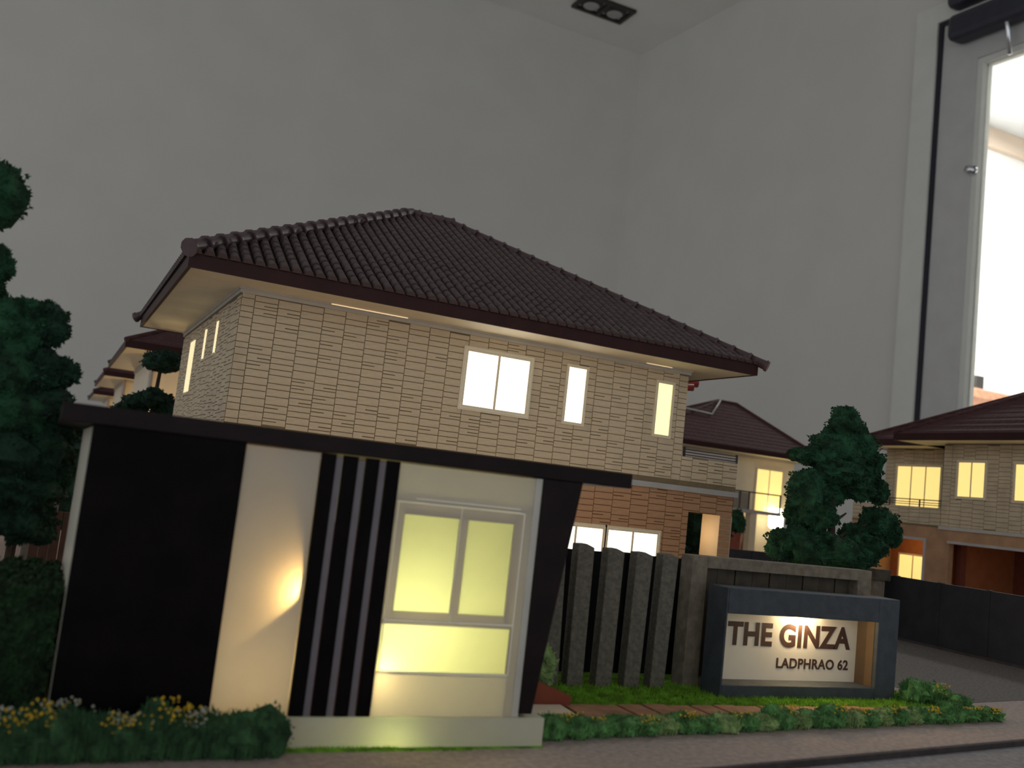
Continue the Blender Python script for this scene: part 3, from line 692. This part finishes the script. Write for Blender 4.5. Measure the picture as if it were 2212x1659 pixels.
# round tree behind the sign, Y = 34
T = lambda x, z, dy=0: (x, 34+dy, z)
tree('model_tree', 'bushy green model tree standing behind the entrance sign', 'tree', (33, 34, GZ),
     [(T(32.95, GZ), .25), (T(32.9, -2), .2), (T(32.7, 1.2), .16), (T(32.75, 4.6), .06)],
     [(T(32.8, -.6), T(34.9, .4)), (T(32.8, -.8), T(30.6, -.5)), (T(32.75, 1.0), T(34.3, 2.2, .5)), (T(32.75, 1), T(31.2, 1.6)), (T(32.7, 0), T(33.6, .8))],
     [((32.78, 33.63, 4.82), .72, .77), ((32.59, 34.06, 3.72), 1.20, .92), ((33.78, 33.82, 3.82), .85, .98), ((31.25, 34.15, 3.18), .88, .42), ((34.73, 34.18, 3.16), .85, .78), ((32.38, 33.39, 2.70), 1.0, .6), ((30.50, 33.32, 1.58), .88, .82),
      ((33.01, 34.47, 1.98), 1.2, .85), ((33.78, 33.66, 2.09), .85, .6), ((35.07, 33.63, 2.01), .55, .55), ((31.45, 34.69, .53), .70, .72), ((31.81, 33.96, .65), .9, .75), ((36.10, 34.47, .41), .89, .81), ((36.49, 33.97, .16), .51, .64), ((34.40, 34.19, -.25), .75, .58),
      ((32.51, 33.51, -.93), 1.24, .72), ((35.02, 34.19, -.74), 1.06, .72), ((30.45, 34.52, -.92), .75, .68), ((31.41, 34.03, -.94), 1.11, .77), ((33.07, 34.34, -1.45), 1.92, .43)], 'foliage', 1500, .085)
# tall tree left of the gatehouse
T2 = lambda x, z, dy=0: (x, 27+dy, z)
tree('model_tree', 'tall dark green model tree left of the gatehouse', 'tree', (-1.3, 27, GZ),
     [(T2(-1.1, GZ), .3), (T2(-1.4, 0), .25), (T2(-2.45, 3.9), .14), (T2(-2.75, 6.3), .06)],
     [(T2(-1.2, 1), T2(.2, 2.0)), (T2(-1.8, 2), T2(-.7, 2.9)), (T2(-2.4, 3.9), T2(-2.0, 4.3)), (T2(-1.2, 0), T2(0, .6))],
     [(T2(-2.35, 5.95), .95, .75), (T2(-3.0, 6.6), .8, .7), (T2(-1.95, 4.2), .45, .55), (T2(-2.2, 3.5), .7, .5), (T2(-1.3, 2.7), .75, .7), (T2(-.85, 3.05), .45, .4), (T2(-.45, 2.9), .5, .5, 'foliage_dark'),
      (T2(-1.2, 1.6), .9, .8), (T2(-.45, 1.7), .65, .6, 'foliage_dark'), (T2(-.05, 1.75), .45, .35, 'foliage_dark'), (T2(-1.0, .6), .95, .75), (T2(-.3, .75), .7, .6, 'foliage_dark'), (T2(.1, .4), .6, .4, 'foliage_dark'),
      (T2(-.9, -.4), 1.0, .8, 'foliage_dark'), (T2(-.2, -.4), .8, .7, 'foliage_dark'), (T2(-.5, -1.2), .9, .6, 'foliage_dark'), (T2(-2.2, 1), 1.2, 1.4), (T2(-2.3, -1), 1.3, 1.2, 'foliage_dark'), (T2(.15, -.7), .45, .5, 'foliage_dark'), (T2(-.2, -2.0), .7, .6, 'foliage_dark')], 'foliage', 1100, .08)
T3 = lambda x, z, dy=0: (x, 66+dy, z)
tree('pompom_tree', 'small pompom shaped tree between the main house and the row behind', 'tree', (5.6, 66, GZ),
     [(T3(5.6, GZ), .2), (T3(5.6, 2), .16), (T3(5.75, 6), .1)], [(T3(5.6, 2), T3(4.3, 3.0)), (T3(5.6, 1.8), T3(6.6, 2.8))],
     [(T3(5.8, 5.95), 1.25, .7), (T3(5.5, 3.45), 1.1, .6), (T3(4.6, 3.0), .8, .6), (T3(3.9, 2.3), .8, .6), (T3(6.5, 2.9), .8, .8), (T3(5.0, 2.0), .9, .5)], 'foliage_dark', 500, .12)
part('pot', MB().tube([(69.1, 86, GZ), (69.1, 86, -1.5)], [.6, .75], 12), 'terracotta', wall_pot, True)
part('foliage', blob((69.1, 86, -.3), .95, .95, 1.3, rt_, leaf=120, ls=.25), 'foliage', wall_pot)
for (x, y, z, r, lb) in ((36.6, 49.5, -.8, 1.9, 'dark green bush seen through the porch opening of the main house'), (37.2, 52, -3.6, 2.0, 'low green bush behind the porch of the main house')):
    b_ = thing('bush', lb, 'bush', (x, y, GZ)); part('stem', MB().tube([(x, y, GZ), (x, y, z)], .15, 6), 'bark', b_); part('foliage', blob((x, y, z), r, r, r*.7, rt_, leaf=200, ls=.2), 'foliage_dark', b_)

for (x, y, z, r, lb) in ((1.6, 44, -1.6, 2.1, 'dark round bush between the left tree and the gatehouse'), (-.8, 46, -.6, 2.3, 'dark bush hidden behind the left tree trunk')):
    b_ = thing('bush', lb, 'bush', (x, y, GZ)); part('stem', MB().tube([(x, y, GZ), (x, y, z)], .2, 6), 'bark', b_); part('foliage', blob((x, y, z), r, r, r*.9, rt_, leaf=900, ls=.14), 'foliage_dark', b_)
# tall hedge left of the gatehouse
hd = thing('clipped_hedge', 'dark green tall clipped hedge left of the gatehouse', 'hedge', (-1.4, 23, GZ))
def hedge_block(x0, x1, y0, y1, z0, z1, n_, rng, s):
    m = MB().box(x0+.1, x1-.1, y0+.1, y1-.1, z0, z1-.1)
    for _ in range(n_):
        f_ = rng.random()
        if f_ < .45: p = Vector((rng.uniform(x0, x1), y0+.08, rng.uniform(z0, z1)))
        elif f_ < .65: p = Vector((x1-.08, rng.uniform(y0, y1), rng.uniform(z0, z1)))
        else: p = Vector((rng.uniform(x0, x1), rng.uniform(y0, y1), z1-.08+.08*math.sin(7*rng.random())))
        a = Vector((rng.gauss(0, 1), rng.gauss(0, 1), rng.gauss(0, 1))).normalized()*s; b = a.orthogonal().normalized()*s*.7; c = a.cross(b).normalized()*s
        m.add([p-a*.6, p+a*.6+b, p-b, p+c], [(0, 1, 2), (0, 3, 1), (1, 3, 2), (0, 2, 3)])
    return m
part('hedge_body', hedge_block(-4.5, .64, 20.5, 25.5, GZ-.02, -2.75, 5200, rt_, .12), 'hedge', hd)
# things half seen between tree and gatehouse
wfz = thing('wooden_fence', 'short reddish wooden fence behind the clipped hedge', 'fence', (-.2, 36.2, GZ))
for k in range(6): part('board', MB().box(-.1+k*.3, .17+k*.3, 36, 36.2, GZ, -2.3), 'wood_fence', wfz)
ps = thing('garden_stone', 'pale rounded garden stone post behind the left tree', 'post', (.2, 37.4, GZ))
part('shaft', MB().prism([(-.35, 37, GZ), (.62, 37, GZ), (.62, 37, -1.6), (.55, 37, -1.2), (.4, 37, -.95), (.15, 37, -.85), (-.1, 37, -.9), (-.35, 37, -1.2)], (0, .6, 0)), 'pale_stone', ps, bevel=.05)

# lawn: uncountable
lb_ = thing('lawn', 'bright short green lawn in front of the sign and pillars', 'lawn', (21, 25, GZ), kind='stuff')
gb = MB().prism([(13.9, 23.62, GZ), (28.4, 23.5, GZ), (29.3, 24.4, GZ), (28.2, 28.2, GZ), (13.2, 28.2, GZ), (13.2, 24.4, GZ)], (0, 0, .03))
rgx = random.Random(5)
for _ in range(15000):
    x = rgx.uniform(13.6, 28.9); y = 23.55+(rgx.random()**1.5)*3.2
    a = rgx.uniform(0, 6.28); h = rgx.uniform(.07, .17); s = .022
    gb.add([(x-s*math.cos(a), y-s*math.sin(a), GZ), (x+s*math.cos(a), y+s*math.sin(a), GZ), (x+rgx.uniform(-.05, .05), y+rgx.uniform(-.05, .05), GZ+h)], [(0, 1, 2)])
part('grass_blades', gb, 'grass', lb_, kind='stuff')
gb = MB().prism([(5.0, 19.6, GZ), (11.0, 19.75, GZ), (11.0, 19.9, GZ), (5.0, 19.9, GZ)], (0, 0, .02))
for _ in range(700):
    x = rgx.uniform(4.8, 9.2); y = rgx.uniform(19.6, 19.84); h = rgx.uniform(.04, .10)*(1 if x < 7.5 else .6)
    gb.add([(x-.02, y, GZ), (x+.02, y, GZ), (x+rgx.uniform(-.03, .03), y, GZ+h)], [(0, 1, 2)])
single('grass_strip', gb, 'grass', 'thin strip of grass along the gatehouse plinth', 'grass', (7, 19.7, GZ), kind='stuff')

# plank path, flagstone, wedge
pp = thing('plank_path', 'reddish wooden plank path along the lawn', 'path', (20, 22.9, GZ))
part('bed', MB().box(13.45, 28.2, 22.15, 23.62, GZ-.01, GZ+.03), 'deck_gap', pp)
x = 13.5; i = 0
while x < 28.0:
    wd_ = 1.75 if i == 0 else .83
    part('plank', MB().prism([(x+.05, 22.18, GZ+.03), (x+wd_-.05, 22.18, GZ+.03), (x+wd_-.0, 23.6, GZ+.03), (x+.10, 23.6, GZ+.03)], (0, 0, .045+.012*(i % 3))), 'deck', pp, bevel=.012); x += wd_; i += 1
single('flagstone', MB().prism([(11.3, 22.15, GZ-.01), (13.3, 22.15, GZ-.01), (13.42, 23.4, GZ-.01), (11.3, 23.4, GZ-.01)], (0, 0, .12)), 'flagstone', 'cream flagstone between the gatehouse plinth and the plank path', 'flagstone', (12.4, 22.8, GZ), bevel=.02)
wg = thing('planter', 'red-brown sloping planter beside the gatehouse fin', 'planter', (12.8, 24, GZ))
part('box', MB().prism([(11.6, 23.45, GZ-.02), (13.75, 23.45, GZ-.02), (13.75, 23.45, GZ+.32), (12.3, 23.45, GZ+.80), (11.6, 23.45, GZ+.9)], (0, 1.0, 0)), 'terracotta', wg)
ss = thing('shrub', 'small leafy upright shrub rising behind the red-brown planter', 'shrub', (13.75, 25.2, GZ))
part('foliage', blob((13.78, 25.2, GZ+.75), .3, .3, .55, rt_, leaf=160, ls=.13), 'shrub_pale', ss); part('stem', MB().tube([(13.75, 25.2, GZ), (13.75, 25.2, GZ+.6)], .05, 6), 'bark', ss)

# flower border shrubs
def fiber_shrub(x, y, w_, h, rng, flowers, label, group, fm='shrub', name='border_shrub'):
    t = thing(name, label, 'shrub', (x, y, GZ), group)
    m = blob((x, y, GZ+h*.42), w_*.62, w_*.5, h*.5, rng, sub=1, rough=.3, leaf=160, ls=.07)
    for _ in range(700):
        a = rng.uniform(0, 6.28); r = w_*.55*math.sqrt(rng.random()); b = Vector((x+r*math.cos(a), y+r*math.sin(a)*.85, GZ+rng.uniform(0, h*.6)))
        tip = b+Vector((math.cos(a)*rng.uniform(0, .14)*w_, math.sin(a)*rng.uniform(0, .14)*w_, h*rng.uniform(.25, .5))); s = .016
        tip.z = min(tip.z, GZ+h*(1.05-.45*(r/(w_*.55))**2)+rng.uniform(-.06, .08))
        m.add([b+Vector((-s, 0, 0)), b+Vector((s, 0, 0)), tip+Vector((s*.5, 0, 0)), tip-Vector((s*.5, 0, 0))], [(0, 1, 2, 3)])
    part('foliage', m, fm, t)
    for fm_ in flowers:
        q = MB()
        cx, cy = x+rng.uniform(-.3, .3)*w_, y-rng.uniform(.1, .4)*w_
        for _ in range(42):
            p = Vector((cx+rng.gauss(0, .18), cy+rng.gauss(0, .06), GZ+h*rng.uniform(.66, 1.12))); s = rng.uniform(.014, .036)
            q.add([p+Vector((s, 0, 0)), p+Vector((-s, 0, 0)), p+Vector((0, s, 0)), p+Vector((0, -s, 0)), p+Vector((0, 0, s)), p+Vector((0, 0, -s))], [(0, 2, 4), (2, 1, 4), (1, 3, 4), (3, 0, 4), (2, 0, 5), (1, 2, 5), (3, 1, 5), (0, 3, 5)])
        part('blossoms', q, fm_, t)
rs = random.Random(9)
n_ = 26
for i in range(n_):
    u_ = i/(n_-1); x = 11.55+u_*17.4; y = 20.6+u_*1.75+rs.uniform(-.06, .06)
    fl = i in (1, 2, 4, 6, 9, 11, 14, 16, 18, 20, 23, 24, 25)
    big = i in (11, 14, 22); pale = i in (5, 8, 10, 12, 15, 17, 19)
    lab_ = ('pale ' if pale else 'deep ')+'green border shrub '+('with yellow blossoms ' if fl else 'without blossoms ')+'in front of the plank path'
    if big: lab_ = 'taller '+lab_
    if i == 0: lab_ = 'green border shrub touching the gatehouse plinth'
    if i == 1: lab_ = 'yellow blossoming border shrub in front of the cream flagstone'
    if i == n_-1: lab_ = 'yellow blossoming border shrub at the road end of the border'
    fiber_shrub(x, y, .80, (.46 if not big else .66)*rs.uniform(.88, 1.12)+(.12 if i < 2 else 0), rs, ['flower_yellow'] if fl else [],
                lab_, 'border shrubs in front of the plank path', 'shrub_pale' if pale else 'shrub')
for (x, y, w_, h) in ((27.95, 24.5, .9, .9), (28.6, 24.1, .85, .75), (29.0, 23.6, .75, .55)):
    fiber_shrub(x, y, w_, h, rs, ['flower_yellow'] if w_ == .85 else [], 'green shrub with yellow blossoms at the corner of the entrance sign' if w_ == .85 else 'plain green shrub at the corner of the entrance sign', 'shrubs at the sign corner', 'shrub')
for i in range(11):
    x = -.55+i*.52; y = 19.25+rs.uniform(-.05, .05)+i*.02
    fl = [['flower_white'], ['flower_yellow', 'flower_white'], ['flower_yellow'], ['flower_white'], [], ['flower_white', 'flower_yellow'], ['flower_yellow'], ['flower_white', 'flower_yellow'], [], [], []][i]
    lab = 'plain green shrub by the dark gatehouse panel' if not fl else 'green shrub with yellow and white blossoms by the dark gatehouse panel' if len(fl) == 2 else 'green shrub with yellow blossoms by the dark gatehouse panel' if 'yellow' in fl[0] else 'green shrub with white blossoms by the dark gatehouse panel'
    if i == 10: lab = 'plain green shrub at the end of the row, against the gatehouse plinth'
    fiber_shrub(x, y, .72, (.95 if i < 8 else .85)*rs.uniform(.82, 1.14), rs, fl, lab, 'shrubs in front of the gatehouse', 'shrub_dark')
